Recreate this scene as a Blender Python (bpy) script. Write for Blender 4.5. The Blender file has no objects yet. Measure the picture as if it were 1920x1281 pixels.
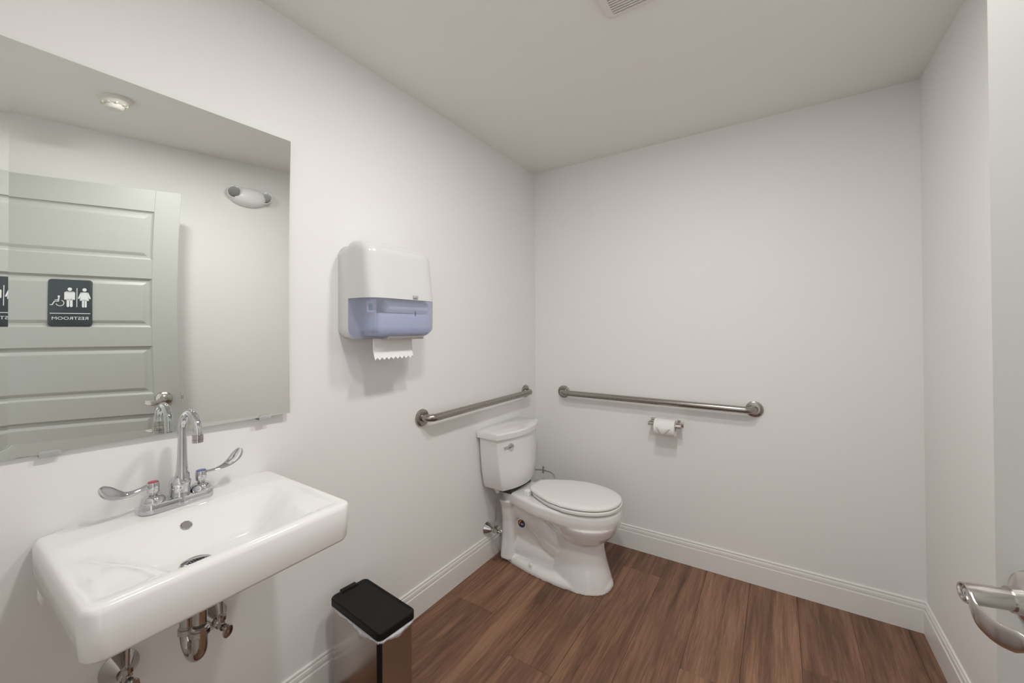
import bpy, bmesh, math, random
from mathutils import Vector, Matrix

# ------------------------------------------------------------------ camera
scene = bpy.context.scene
COL = scene.collection
H, W = 2.35, 1.8964            # ceiling height, room width
CAMLOC = Vector((1.37622, -2.39594, 1.29047))
FPX, CY = 760.387, 612.387
yaw, pit, rol = 0.578301, 0.0080636, -0.0056234
fw = Vector((-math.sin(yaw) * math.cos(pit), math.cos(yaw) * math.cos(pit), math.sin(pit)))
r0 = fw.cross(Vector((0, 0, 1))).normalized()
u0 = r0.cross(fw)
RR = math.cos(rol) * r0 + math.sin(rol) * u0
UU = -math.sin(rol) * r0 + math.cos(rol) * u0
cam = bpy.data.cameras.new('camera')
cam.sensor_fit = 'HORIZONTAL'
cam.sensor_width = 36.0
cam.lens = FPX / 1920 * 36.0
cam.shift_y = (CY - 640.5) / 1920
cam.clip_start = 0.01
camo = bpy.data.objects.new('camera', cam)
COL.objects.link(camo)
M3 = Matrix((RR, UU, -fw)).transposed()
camo.matrix_world = Matrix.Translation(CAMLOC) @ M3.to_4x4()
scene.camera = camo

# ------------------------------------------------------------------ world and exposure
world = bpy.data.worlds.new('world')
scene.world = world
world.use_nodes = True
bg = world.node_tree.nodes['Background']
bg.inputs['Color'].default_value = (1.0, 0.985, 0.965, 1)
bg.inputs['Strength'].default_value = 1.0
vs = scene.view_settings
vs.view_transform = 'Standard'
vs.look = 'None'
vs.gamma = 1.0
vs.use_curve_mapping = False
vs.exposure = 0.12
LIGHT = Vector((1.075, -1.80, H))
LIGHT_POWER = 8.4
FAN_POWER = 7.0


# ------------------------------------------------------------------ helpers: materials
def S(c):
    return tuple(((v / 255) / 12.92 if v / 255 <= 0.04045 else (((v / 255) + 0.055) / 1.055) ** 2.4) for v in c) + (1,)


MATS = {}


def mat(name, col, rough=0.5, metal=0.0, bump=0.0, bscale=300.0, var=0.0, vscale=8.0, stretch=None,
        spec=0.5, emis=None, coat=0.0, trans=0.0, rvar=0.0):
    if name in MATS:
        return MATS[name]
    m = bpy.data.materials.new(name)
    m.use_nodes = True
    nt = m.node_tree
    b = nt.nodes['Principled BSDF']
    b.inputs['Base Color'].default_value = col if len(col) == 4 else (*col, 1)
    b.inputs['Roughness'].default_value = rough
    b.inputs['Metallic'].default_value = metal
    b.inputs['Specular IOR Level'].default_value = spec
    b.inputs['Coat Weight'].default_value = coat
    b.inputs['Coat Roughness'].default_value = 0.05
    b.inputs['Transmission Weight'].default_value = trans
    tc = nt.nodes.new('ShaderNodeTexCoord')
    mp = nt.nodes.new('ShaderNodeMapping')
    nt.links.new(tc.outputs['Object'], mp.inputs['Vector'])
    if stretch:
        mp.inputs['Scale'].default_value = stretch
    n = nt.nodes.new('ShaderNodeTexNoise')
    n.inputs['Scale'].default_value = vscale
    n.inputs['Detail'].default_value = 4
    nt.links.new(mp.outputs['Vector'], n.inputs['Vector'])
    if var:
        mx = nt.nodes.new('ShaderNodeMix')
        mx.data_type = 'RGBA'
        c = b.inputs['Base Color'].default_value
        mx.inputs[6].default_value = tuple(min(1, v * (1 - var)) for v in c[:3]) + (1,)
        mx.inputs[7].default_value = tuple(min(1, v * (1 + var)) for v in c[:3]) + (1,)
        nt.links.new(n.outputs['Fac'], mx.inputs[0])
        nt.links.new(mx.outputs[2], b.inputs['Base Color'])
    if rvar:
        mr = nt.nodes.new('ShaderNodeMapRange')
        mr.inputs['To Min'].default_value = max(0, rough - rvar)
        mr.inputs['To Max'].default_value = rough + rvar
        nt.links.new(n.outputs['Fac'], mr.inputs['Value'])
        nt.links.new(mr.outputs['Result'], b.inputs['Roughness'])
    if bump:
        n2 = nt.nodes.new('ShaderNodeTexNoise')
        n2.inputs['Scale'].default_value = bscale
        n2.inputs['Detail'].default_value = 3
        nt.links.new(mp.outputs['Vector'], n2.inputs['Vector'])
        bp = nt.nodes.new('ShaderNodeBump')
        bp.inputs['Strength'].default_value = bump
        bp.inputs['Distance'].default_value = 0.002
        nt.links.new(n2.outputs['Fac'], bp.inputs['Height'])
        nt.links.new(bp.outputs['Normal'], b.inputs['Normal'])
    if emis:
        b.inputs['Emission Color'].default_value = (*emis[:3], 1)
        b.inputs['Emission Strength'].default_value = emis[3]
    MATS[name] = m
    return m


PAINT = mat('wall_paint', (0.885, 0.877, 0.865), 0.55, bump=0.05, bscale=220, var=0.012, vscale=3, spec=0.3)
CEIL = mat('ceiling_paint', (0.89, 0.875, 0.855), 0.8, bump=0.06, bscale=260, var=0.012, vscale=4, spec=0.2)
TRIM = mat('trim_paint', (0.86, 0.85, 0.83), 0.35, var=0.01)
DOORP = mat('door_paint', (0.47, 0.475, 0.455), 0.4, bump=0.04, bscale=200, var=0.012)
PORC = mat('porcelain', (0.86, 0.85, 0.84), 0.12, coat=0.5, var=0.006, vscale=4)
SEATM = mat('seat_plastic', (0.84, 0.83, 0.81), 0.22, var=0.006)
CHROME = mat('chrome', (0.62, 0.63, 0.65), 0.04, 1.0, rvar=0.02, vscale=20)
DCHROME = mat('pipe_chrome', (0.50, 0.48, 0.46), 0.10, 1.0, rvar=0.03, vscale=25)
STEEL = mat('satin_steel', (0.36, 0.335, 0.31), 0.27, 1.0, rvar=0.03, vscale=60)
NICKEL = mat('satin_nickel', (0.56, 0.53, 0.50), 0.24, 1.0, rvar=0.04, vscale=60)
BRUSH = mat('brushed_steel', (0.50, 0.46, 0.43), 0.20, 1.0, bump=0.05, bscale=120, stretch=(1, 1, 12), rvar=0.05, vscale=30)
BLACK = mat('black_plastic', (0.006, 0.006, 0.006), 0.5, bump=0.05, bscale=600, var=0.2, spec=0.25)
DARK = mat('dark_gap', (0.01, 0.009, 0.008), 0.8, var=0.1)
WHITEP = mat('white_plastic', (0.70, 0.70, 0.705), 0.18, var=0.005, coat=0.2)
OFFW = mat('offwhite_plastic', (0.78, 0.76, 0.70), 0.4, var=0.01)
PAPER = mat('tissue_paper', (0.88, 0.87, 0.86), 0.9, bump=0.25, bscale=400, var=0.01, spec=0.1)
BAG = mat('bin_liner', (0.72, 0.74, 0.78), 0.35, bump=0.3, bscale=60, var=0.06, vscale=40)
SIGN = mat('sign_grey', S((62, 68, 74)), 0.5, var=0.03)
SIGNW = mat('sign_white', (0.80, 0.81, 0.82), 0.5, var=0.01)
MIRRORM = mat('mirror_silver', (0.845, 0.875, 0.845), 0.0, 1.0, var=0.002)
GLASSE = mat('glass_edge', (0.82, 0.88, 0.85), 0.1, var=0.03)
CLEAR = mat('clear_plastic', (0.93, 0.94, 0.94), 0.06, trans=0.7, var=0.01)
RED = mat('red_cap', (0.45, 0.03, 0.05), 0.3, var=0.05)
BLUE = mat('blue_cap', (0.05, 0.11, 0.35), 0.3, var=0.05)
LOGO = mat('grey_print', (0.16, 0.16, 0.17), 0.5, var=0.03)
GREEN = mat('green_card', (0.05, 0.36, 0.26), 0.5, var=0.04)
LENS = mat('lamp_lens', (0.40, 0.41, 0.41), 0.15, 0.85, bump=0.8, bscale=160, var=0.2, vscale=120)
LABELB = mat('label_navy', (0.02, 0.025, 0.06), 0.4, var=0.2, vscale=90)
LABELO = mat('label_orange', (0.45, 0.20, 0.03), 0.4, var=0.15, vscale=60)
GLOW = mat('lamp_glow', (1, 1, 1), 0.5, emis=(1.0, 0.96, 0.90, 12.0), var=0.001)


def window_mat():
    m = bpy.data.materials.new('tinted_window')
    m.use_nodes = True
    nt = m.node_tree
    b = nt.nodes['Principled BSDF']
    n = nt.nodes.new('ShaderNodeTexNoise')
    n.inputs['Scale'].default_value = 14
    cr = nt.nodes.new('ShaderNodeValToRGB')
    cr.color_ramp.elements[0].color = (0.50, 0.53, 0.66, 1)
    cr.color_ramp.elements[1].color = (0.56, 0.59, 0.72, 1)
    nt.links.new(n.outputs['Fac'], cr.inputs['Fac'])
    nt.links.new(cr.outputs['Color'], b.inputs['Base Color'])
    b.inputs['Roughness'].default_value = 0.15
    tr = nt.nodes.new('ShaderNodeBsdfTransparent')
    tr.inputs['Color'].default_value = (0.80, 0.83, 0.94, 1)
    mx = nt.nodes.new('ShaderNodeMixShader')
    mx.inputs[0].default_value = 0.36
    nt.links.new(tr.outputs[0], mx.inputs[1])
    nt.links.new(b.outputs[0], mx.inputs[2])
    nt.links.new(mx.outputs[0], nt.nodes['Material Output'].inputs['Surface'])
    return m


WINDOW = window_mat()


def wood_mat():
    m = bpy.data.materials.new('walnut_plank')
    m.use_nodes = True
    nt = m.node_tree
    N, L = nt.nodes, nt.links
    b = N['Principled BSDF']
    tc = N.new('ShaderNodeTexCoord')
    oi = N.new('ShaderNodeObjectInfo')
    mul = N.new('ShaderNodeVectorMath')
    mul.operation = 'SCALE'
    mul.inputs[0].default_value = (13.7, 31.1, 7.3)
    L.new(oi.outputs['Random'], mul.inputs['Scale'])
    add = N.new('ShaderNodeVectorMath')
    add.operation = 'ADD'
    L.new(tc.outputs['Object'], add.inputs[0])
    L.new(mul.outputs[0], add.inputs[1])

    def noise(scale, vec_scale, detail, dist=0.0):
        mp = N.new('ShaderNodeMapping')
        mp.inputs['Scale'].default_value = vec_scale
        L.new(add.outputs[0], mp.inputs['Vector'])
        n = N.new('ShaderNodeTexNoise')
        n.inputs['Scale'].default_value = scale
        n.inputs['Detail'].default_value = detail
        n.inputs['Roughness'].default_value = 0.6
        n.inputs['Distortion'].default_value = dist
        L.new(mp.outputs[0], n.inputs['Vector'])
        return n
    broad = noise(1.0, (20, 1.3, 1), 5, 0.5)
    fine = noise(1.0, (300, 8, 1), 5, 0.3)
    cath = noise(1.0, (42, 2.4, 1), 3, 1.6)
    mixf = N.new('ShaderNodeMath')
    mixf.operation = 'MULTIPLY_ADD'
    L.new(broad.outputs['Fac'], mixf.inputs[0])
    mixf.inputs[1].default_value = 0.55
    m2 = N.new('ShaderNodeMath')
    m2.operation = 'MULTIPLY'
    L.new(cath.outputs['Fac'], m2.inputs[0])
    m2.inputs[1].default_value = 0.30
    L.new(m2.outputs[0], mixf.inputs[2])
    m3 = N.new('ShaderNodeMath')
    m3.operation = 'MULTIPLY_ADD'
    L.new(fine.outputs['Fac'], m3.inputs[0])
    m3.inputs[1].default_value = 0.28
    L.new(mixf.outputs[0], m3.inputs[2])
    cr = N.new('ShaderNodeValToRGB')
    e = cr.color_ramp.elements
    e[0].position = 0.36
    e[0].color = S((66, 46, 36))
    e[1].position = 0.76
    e[1].color = S((172, 131, 105))
    k = e.new(0.55)
    k.color = S((124, 90, 70))
    L.new(m3.outputs[0], cr.inputs['Fac'])
    hv = N.new('ShaderNodeHueSaturation')
    mr = N.new('ShaderNodeMapRange')
    mr.inputs['To Min'].default_value = 0.86
    mr.inputs['To Max'].default_value = 1.12
    L.new(oi.outputs['Random'], mr.inputs['Value'])
    L.new(mr.outputs[0], hv.inputs['Value'])
    L.new(cr.outputs['Color'], hv.inputs['Color'])
    L.new(hv.outputs['Color'], b.inputs['Base Color'])
    b.inputs['Roughness'].default_value = 0.42
    b.inputs['Specular IOR Level'].default_value = 0.35
    bp = N.new('ShaderNodeBump')
    bp.inputs['Strength'].default_value = 0.15
    bp.inputs['Distance'].default_value = 0.001
    L.new(fine.outputs['Fac'], bp.inputs['Height'])
    L.new(bp.outputs['Normal'], b.inputs['Normal'])
    return m


WOOD = wood_mat()


# ------------------------------------------------------------------ helpers: objects
def tag(o, label, cat, group=None):
    o['label'] = label
    o['category'] = cat
    if group:
        o['group'] = group
    return o


def thing(name, loc, label, cat, group=None):
    o = bpy.data.objects.new(name, None)
    o.empty_display_size = 0.05
    o.location = loc
    COL.objects.link(o)
    return tag(o, label, cat, group)


def base(o):
    v = Vector(o.location)
    while o.parent:
        o = o.parent
        v = v + Vector(o.location)
    return v


def obj(name, bm, material, parent=None, smooth=True, angle=40, label=None, origin=None):
    """link a bmesh (built in world coordinates) as one mesh object"""
    bmesh.ops.recalc_face_normals(bm, faces=bm.faces)
    me = bpy.data.meshes.new(name)
    o = bpy.data.objects.new(name, me)
    off = base(parent) if parent else Vector((0, 0, 0))
    loc = Vector(origin) - off if origin is not None else Vector((0, 0, 0))
    bmesh.ops.translate(bm, verts=bm.verts, vec=-(off + loc))
    bm.to_mesh(me)
    bm.free()
    o.location = loc
    me.materials.append(material)
    if smooth:
        for p in me.polygons:
            p.use_smooth = True
        me.set_sharp_from_angle(angle=math.radians(angle))
    COL.objects.link(o)
    if parent:
        o.parent = parent
    if label:
        o['label'] = label
    return o


def struct(name, bm, material, parent=None, smooth=False):
    o = obj(name, bm, material, parent, smooth)
    if not parent:
        o['kind'] = 'structure'
    return o


def box(bm, a, b, bevel=0.0, seg=2, mtx=None):
    r = bmesh.ops.create_cube(bm, size=1.0)
    vs_ = r['verts']
    c = [(a[i] + b[i]) / 2 for i in range(3)]
    s = [abs(b[i] - a[i]) for i in range(3)]
    for v in vs_:
        v.co = Vector((c[0] + v.co.x * s[0], c[1] + v.co.y * s[1], c[2] + v.co.z * s[2]))
    if bevel:
        es = list({e for v in vs_ for e in v.link_edges})
        rr = bmesh.ops.bevel(bm, geom=es, offset=bevel, segments=seg, profile=0.5, affect='EDGES')
        vs_ = list({v for f in rr['faces'] for v in f.verts} | {v for v in vs_ if v.is_valid})
    if mtx is not None:
        bmesh.ops.transform(bm, matrix=mtx, verts=vs_)
    return vs_


def boxo(name, a, b, material, parent=None, bevel=0.0, label=None, mtx=None):
    bm = bmesh.new()
    box(bm, a, b, bevel, 2, mtx)
    return obj(name, bm, material, parent, smooth=bevel > 0, label=label)


def rings(bm, loops, cap0=True, cap1=True, closed=True):
    vv = [[bm.verts.new(p) for p in lp] for lp in loops]
    n = len(vv[0])
    for a, b in zip(vv, vv[1:]):
        for i in range(n if closed else n - 1):
            j = (i + 1) % n
            bm.faces.new((a[i], a[j], b[j], b[i]))
    if cap0:
        bm.faces.new(list(reversed(vv[0])))
    if cap1:
        bm.faces.new(vv[-1])
    return vv


def frame_of(d):
    d = Vector(d).normalized()
    a = Vector((0, 0, 1)) if abs(d.z) < 0.9 else Vector((1, 0, 0))
    x = d.cross(a).normalized()
    return x, d.cross(x).normalized(), d


def lathe(bm, prof, org, axis, n=28, sx=1.0, sy=1.0, xdir=None):
    org = Vector(org)
    x, y, d = frame_of(axis)
    if xdir is not None:
        x = Vector(xdir).normalized()
        y = d.cross(x).normalized()
    lp = []
    for r, h in prof:
        r = max(r, 1e-4)
        lp.append([org + d * h + x * (r * sx * math.cos(2 * math.pi * i / n)) + y * (r * sy * math.sin(2 * math.pi * i / n))
                   for i in range(n)])
    rings(bm, lp)


def tube(bm, pts, rad, n=16, cap=True):
    pts = [Vector(p) for p in pts]
    if not isinstance(rad, (list, tuple)):
        rad = [rad] * len(pts)
    lp = []
    x = None
    for i, p in enumerate(pts):
        t = (pts[min(i + 1, len(pts) - 1)] - pts[max(i - 1, 0)]).normalized()
        if x is None:
            x, y, _ = frame_of(t)
        else:
            x = (x - t * x.dot(t)).normalized()
            y = t.cross(x).normalized()
        lp.append([p + (x * math.cos(2 * math.pi * k / n) + y * math.sin(2 * math.pi * k / n)) * rad[i] for k in range(n)])
    rings(bm, lp, cap, cap)


def arc(c, e1, e2, r, a0, a1, n):
    c, e1, e2 = Vector(c), Vector(e1), Vector(e2)
    return [c + (e1 * math.cos(a0 + (a1 - a0) * i / n) + e2 * math.sin(a0 + (a1 - a0) * i / n)) * r for i in range(n + 1)]


def spline(pts, n=8):
    pts = [Vector(p) for p in pts]
    P = [2 * pts[0] - pts[1]] + pts + [2 * pts[-1] - pts[-2]]
    out = []
    for i in range(1, len(P) - 2):
        for k in range(n):
            t = k / n
            a, b, c, d = P[i - 1], P[i], P[i + 1], P[i + 2]
            out.append(0.5 * ((2 * b) + (c - a) * t + (2 * a - 5 * b + 4 * c - d) * t * t + (3 * b - a - 3 * c + d) * t ** 3))
    out.append(pts[-1])
    return out


def prism(bm, outline, org, ex, ey, ez, t):
    """extrude a 2D outline: org + ex*u + ey*v, thickness t along ez"""
    org, ex, ey, ez = Vector(org), Vector(ex), Vector(ey), Vector(ez)
    l0 = [org + ex * u + ey * v for u, v in outline]
    rings(bm, [l0, [p + ez * t for p in l0]])


def rrect(w, h, r, n=6, cx=0, cy=0):
    out = []
    for sx, sy, a in ((1, 1, 0), (-1, 1, 90), (-1, -1, 180), (1, -1, 270)):
        for i in range(n + 1):
            t = math.radians(a + 90 * i / n)
            out.append((cx + sx * (w / 2 - r) + r * math.cos(t), cy + sy * (h / 2 - r) + r * math.sin(t)))
    return out


def ell(rx, ry, n=24, cx=0, cy=0):
    return [(cx + rx * math.cos(2 * math.pi * i / n), cy + ry * math.sin(2 * math.pi * i / n)) for i in range(n)]


def text_bm(body, size, org, ex, ey, ez, depth, align='CENTER', xscale=1.0, bold=0.0):
    cu = bpy.data.curves.new('txt', 'FONT')
    cu.body = body
    cu.size = size
    cu.align_x = align
    cu.extrude = depth / 2
    cu.offset = bold
    cu.resolution_u = 3
    to = bpy.data.objects.new('txt', cu)
    COL.objects.link(to)
    dg = bpy.context.evaluated_depsgraph_get()
    me = bpy.data.meshes.new_from_object(to.evaluated_get(dg))
    bm = bmesh.new()
    bm.from_mesh(me)
    bpy.data.objects.remove(to)
    bpy.data.curves.remove(cu)
    bpy.data.meshes.remove(me)
    org, ex, ey, ez = Vector(org), Vector(ex), Vector(ey), Vector(ez)
    for v in bm.verts:
        v.co = org + ex * (v.co.x * xscale) + ey * v.co.y + ez * v.co.z
    return bm


def sm(a, b, x):
    t = max(0.0, min(1.0, (x - a) / (b - a)))
    return t * t * (3 - 2 * t)


X, Y, Z = Vector((1, 0, 0)), Vector((0, 1, 0)), Vector((0, 0, 1))
YF = -2.455                       # inner face of the front wall (behind the camera)

# ------------------------------------------------------------------ structure
bm = bmesh.new(); box(bm, (-0.1, YF - 0.5, -0.06), (W + 0.1, 0.1, -0.008))
floor = struct('floor', bm, DARK)
rng = random.Random(4)
pw = 0.195
x0 = 0.275 - 2 * pw
k = 0
starts = {0: -0.55, 1: -0.89, 2: -1.62, 3: -1.05, 4: -0.205, 5: -1.4, 6: -0.75, 7: -1.75, 8: -0.5, 9: -1.2, 10: -0.9}
while x0 + k * pw < W:
    xa, xb = max(0.0, x0 + k * pw), min(W, x0 + (k + 1) * pw)
    if xb - xa > 0.01:
        cuts = [0.0]
        c = starts.get(k, -0.7)
        while c > YF - 0.45:
            cuts.append(c)
            c -= 1.22
        cuts.append(YF - 0.45)
        for ya, yb in zip(cuts, cuts[1:]):
            b2 = bmesh.new()
            box(b2, (xa + 0.0004, yb + 0.0004, -0.008), (xb - 0.0004, ya - 0.0004, 0.0), 0.0007, 1)
            obj('plank', b2, WOOD, floor, smooth=False, origin=((xa + xb) / 2, (ya + yb) / 2, 0))
    k += 1

bm = bmesh.new(); box(bm, (-0.12, YF - 0.13, H), (W + 0.12, 0.12, H + 0.1))
struct('ceiling', bm, CEIL)
bm = bmesh.new(); box(bm, (-0.12, YF - 0.13, 0), (0, 0.12, H))
struct('wall_left', bm, PAINT)
bm = bmesh.new(); box(bm, (0, 0, 0), (W, 0.12, H))
struct('wall_back', bm, PAINT)
bm = bmesh.new(); box(bm, (W, YF - 0.13, 0), (W + 0.12, 0.12, H))
struct('wall_right', bm, PAINT)
DO0, DO1, DHEAD = 0.935, 1.875, 2.065      # doorway
bm = bmesh.new()
box(bm, (0, YF - 0.12, 0), (DO0, YF, H))
box(bm, (DO1, YF - 0.12, 0), (W, YF, H))
box(bm, (DO0, YF - 0.12, DHEAD), (DO1, YF, H))
struct('wall_front', bm, PAINT)
bm = bmesh.new()
box(bm, (DO0 - 0.0, YF - 0.125, 0), (DO0 + 0.018, YF - 0.002, DHEAD))
box(bm, (DO1 - 0.018, YF - 0.125, 0), (DO1, YF - 0.002, DHEAD))
box(bm, (DO0 + 0.018, YF - 0.125, DHEAD - 0.018), (DO1 - 0.018, YF - 0.002, DHEAD))
struct('trim_1', bm, TRIM)

BP = [(0, 0), (0.0125, 0), (0.0125, 0.0945), (0.0115, 0.0968), (0.0070, 0.0972), (0.0070, 0.0990), (0.0088, 0.1005),
      (0.0095, 0.108), (0.0085, 0.1165), (0.0066, 0.1195), (0.0036, 0.1205), (0.0036, 0.1222), (0.0062, 0.1232),
      (0.0062, 0.128), (0.0045, 0.1306), (0, 0.1315)]


def baseboard(name, p0, p1, nrm, m0, m1):
    """profile swept from p0 to p1; m0/m1 = mitre (shift along the run per unit of depth)"""
    p0, p1, nrm = Vector(p0), Vector(p1), Vector(nrm)
    d = (p1 - p0).normalized()
    bm = bmesh.new()
    rings(bm, [[p0 + nrm * t + Z * z + d * (t * m0) for t, z in BP], [p1 + nrm * t + Z * z - d * (t * m1) for t, z in BP]])
    return struct(name, bm, TRIM)


baseboard('baseboard_left', (0, YF, 0), (0, 0, 0), X, 0, 1)
baseboard('baseboard_back', (0, 0, 0), (W, 0, 0), -Y, 1, 1)
baseboard('baseboard_right', (W, 0, 0), (W, YF, 0), -X, 1, 0)

# ------------------------------------------------------------------ door (open, outer face towards the mirror)
TH = math.radians(13.7616)
DE = Vector((1.6290, -1.5499, 0))
DT = Vector((math.sin(TH), -math.cos(TH), 0))        # from the free edge to the hinge
DN = Vector((math.cos(TH), math.sin(TH), 0))         # into the door, away from the room
DW_, DH_, DTK = 0.915, 2.045, 0.044


def dp(t, n, z):
    return DE + DT * t + DN * n + Z * z


def dbox(name, t0, t1, n0, n1, z0, z1, m, parent, bevel=0.0):
    bm = bmesh.new()
    box(bm, (t0, n0, z0), (t1, n1, z1), bevel, 1)
    for v in bm.verts:
        v.co = dp(v.co.x, v.co.y, v.co.z)
    return obj(name, bm, m, parent, smooth=bevel > 0, angle=30)


door = bpy.data.objects.new('door_1', None)
door.location = (DE.x, DE.y, 0)
COL.objects.link(door)
door['kind'] = 'structure'
door['label'] = 'pale grey five-panel door standing open beside the right wall'
ST = 0.108
DB = 0.012
dbox('core', 0.004, DW_ - 0.004, 0.013, DTK - 0.004, DB + 0.004, DH_ - 0.004, DOORP, door)
dbox('stile', 0, ST, 0, DTK, DB, DH_, DOORP, door, 0.0012)
dbox('stile', DW_ - ST, DW_, 0, DTK, DB, DH_, DOORP, door, 0.0012)
pz = [(1.934, 1.684), (1.585, 1.329), (1.229, 0.9725), (0.867, 0.612), (0.510, 0.255)]
rz = [(DH_, 1.934), (1.684, 1.585), (1.329, 1.229), (0.9725, 0.867), (0.612, 0.510), (0.255, DB)]
for za, zb in rz:
    dbox('rail', ST, DW_ - ST, 0, DTK, zb, za, DOORP, door, 0.0012)
for za, zb in pz:
    bm = bmesh.new()
    t0, t1 = ST, DW_ - ST
    steps = [(0.0, 0.0005), (0.004, 0.006), (0.010, 0.0095), (0.020, 0.0095), (0.034, 0.0035), (0.037, 0.0030)]
    lp = []
    for ins, n in steps:
        lp.append([dp(t0 + ins, n, zb + ins), dp(t1 - ins, n, zb + ins), dp(t1 - ins, n, za - ins), dp(t0 + ins, n, za - ins)])
    rings(bm, lp, False, True)
    obj('panel', bm, DOORP, door, smooth=False)
# lever set
LV = dp(0.0699, 0, 0.9472)
handle = None
bm = bmesh.new()
lathe(bm, [(0.0360, -0.0005), (0.0360, 0.004), (0.033, 0.010), (0.023, 0.0150), (0.0165, 0.018), (0.0155, 0.024), (0.0150, 0.028)], LV, -DN, 40)
handle = obj('door_handle', bm, NICKEL, door, label='satin nickel lever handle')
bm = bmesh.new()
lathe(bm, [(0.0125, 0.024), (0.0128, 0.030), (0.0128, 0.070), (0.0120, 0.0725), (0.0100, 0.0725), (0.0092, 0.069), (0.0088, 0.066)], LV, -DN, 32)
obj('barrel', bm, NICKEL, handle)
bm = bmesh.new()
lathe(bm, [(0.0088, 0.0655), (0.0088, 0.0665), (0.0060, 0.0675), (0.0052, 0.070), (0.0030, 0.0705)], LV, -DN, 24)
obj('lock_button', bm, CHROME, handle)
bm = bmesh.new()
cl = spline([(-0.004, 0.0640, 0.002), (0.008, 0.0690, -0.004), (0.026, 0.0730, -0.0125), (0.046, 0.0705, -0.0165), (0.062, 0.0650, -0.0150), (0.074, 0.0605, -0.0110), (0.080, 0.0595, -0.0090)], 6)
lp = []
for i, c in enumerate(cl):
    u = i / (len(cl) - 1)
    hw = 0.0105 + 0.0030 * math.sin(math.pi * u) - 0.0070 * max(0, u - 0.72) / 0.28
    tk = 0.0042 - 0.0022 * min(1, u * 2.5)
    ring = []
    for a in range(16):
        an = 2 * math.pi * a / 16
        ca, sa = math.cos(an), math.sin(an)
        ring.append(LV + DT * c.x - DN * (c.y + tk * math.copysign(abs(ca) ** 0.8, ca)) + Z * (c.z + hw * math.copysign(abs(sa) ** 0.7, sa)))
    lp.append(ring)
rings(bm, lp)
obj('lever', bm, NICKEL, handle)
dbox('latch_plate', -0.0012, 0.002, 0.010, 0.034, 0.92, 0.976, NICKEL, door)
dbox('latch_bolt', -0.012, 0.0, 0.014, 0.030, 0.938, 0.957, NICKEL, door, 0.001)
for z in (0.25, 1.05, 1.80):
    bm = bmesh.new()
    lathe(bm, [(0.006, 0), (0.0065, 0.001), (0.0065, 0.099), (0.006, 0.10)], dp(DW_ + 0.006, DTK + 0.004, z), Z, 12)
    obj('hinge', bm, NICKEL, door)

# ------------------------------------------------------------------ mirror
MQ = (0.022, 0.0043, 0.0322, 0.0097, 0.0543, 0.0913, -0.0339, 0.0621)
MOFF = 0.0105
MY0, MY1, MZ0, MZ1 = -2.285, -1.6735, 1.0203, 1.9185


def mh(y, z):
    y += 2.05
    z -= 1.47
    b1, b2, c1, c2, c3, d3, e3, f3 = MQ
    return MOFF + b1 * y + b2 * z + .5 * c1 * y * y + c2 * y * z + .5 * c3 * z * z + .5 * d3 * y * z * z + .5 * e3 * y * y * z + f3 * z ** 3 / 6


mirror = thing('wall_mirror', (0, (MY0 + MY1) / 2, MZ0), 'large rectangular frameless mirror on the wall above the white sink', 'mirror')


def bevw(y):
    return 0.034 + (0.0025 - 0.034) * ((y - MY0) / (MY1 - MY0)) ** 0.75


LB = 0.0255
ny, nz = 48, 64
bm = bmesh.new()
loops = []
for i in range(ny + 1):
    y = MY0 + LB + (MY1 - MY0 - LB) * i / ny
    za = MZ0 + bevw(y)
    loops.append([(mh(y, za + (MZ1 - za) * j / nz), y, za + (MZ1 - za) * j / nz) for j in range(nz + 1)])
rings(bm, loops, False, False, closed=False)
obj('glass', bm, MIRRORM, mirror, angle=180)
bm = bmesh.new()
loops = []
for i in range(ny + 1):
    y = MY0 + LB + (MY1 - MY0 - LB) * i / ny
    w_ = bevw(y)
    row = []
    for j in range(5):
        d = w_ * j / 4
        row.append((mh(y, MZ0 + w_) - (mh(y, MZ0 + w_) - mh(y, MZ0 + d)) + 0.045 * (w_ - d), y, MZ0 + d))
    loops.append(row)
loops.insert(0, [(mh(MY0, MZ0 + bevw(MY0) * j / 4) + 0.045 * bevw(MY0) * (1 - j / 4), MY0 + LB * j / 4, MZ0 + bevw(MY0 + LB) * j / 4) for j in range(5)])
rings(bm, loops, False, False, closed=False)
obj('bottom_bevel', bm, MIRRORM, mirror, angle=180)
bm = bmesh.new()
loops = []
for j in range(5):
    d = LB * j / 4
    y = MY0 + d
    zb = MZ0 + bevw(MY0 + LB) * j / 4
    loops.append([(mh(y, zb + (MZ1 - zb) * k / nz) + 0.065 * (LB - d), y, zb + (MZ1 - zb) * k / nz) for k in range(nz + 1)])
rings(bm, loops, False, False, closed=False)
obj('side_bevel', bm, MIRRORM, mirror, angle=180)
bm = bmesh.new()


def medge(pts):
    rings(bm, [[(mh(y, z) + ex, y, z) for y, z, ex in pts], [(mh(y, z) - 0.0045, y, z) for y, z, ex in pts]], False, False, closed=False)


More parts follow.
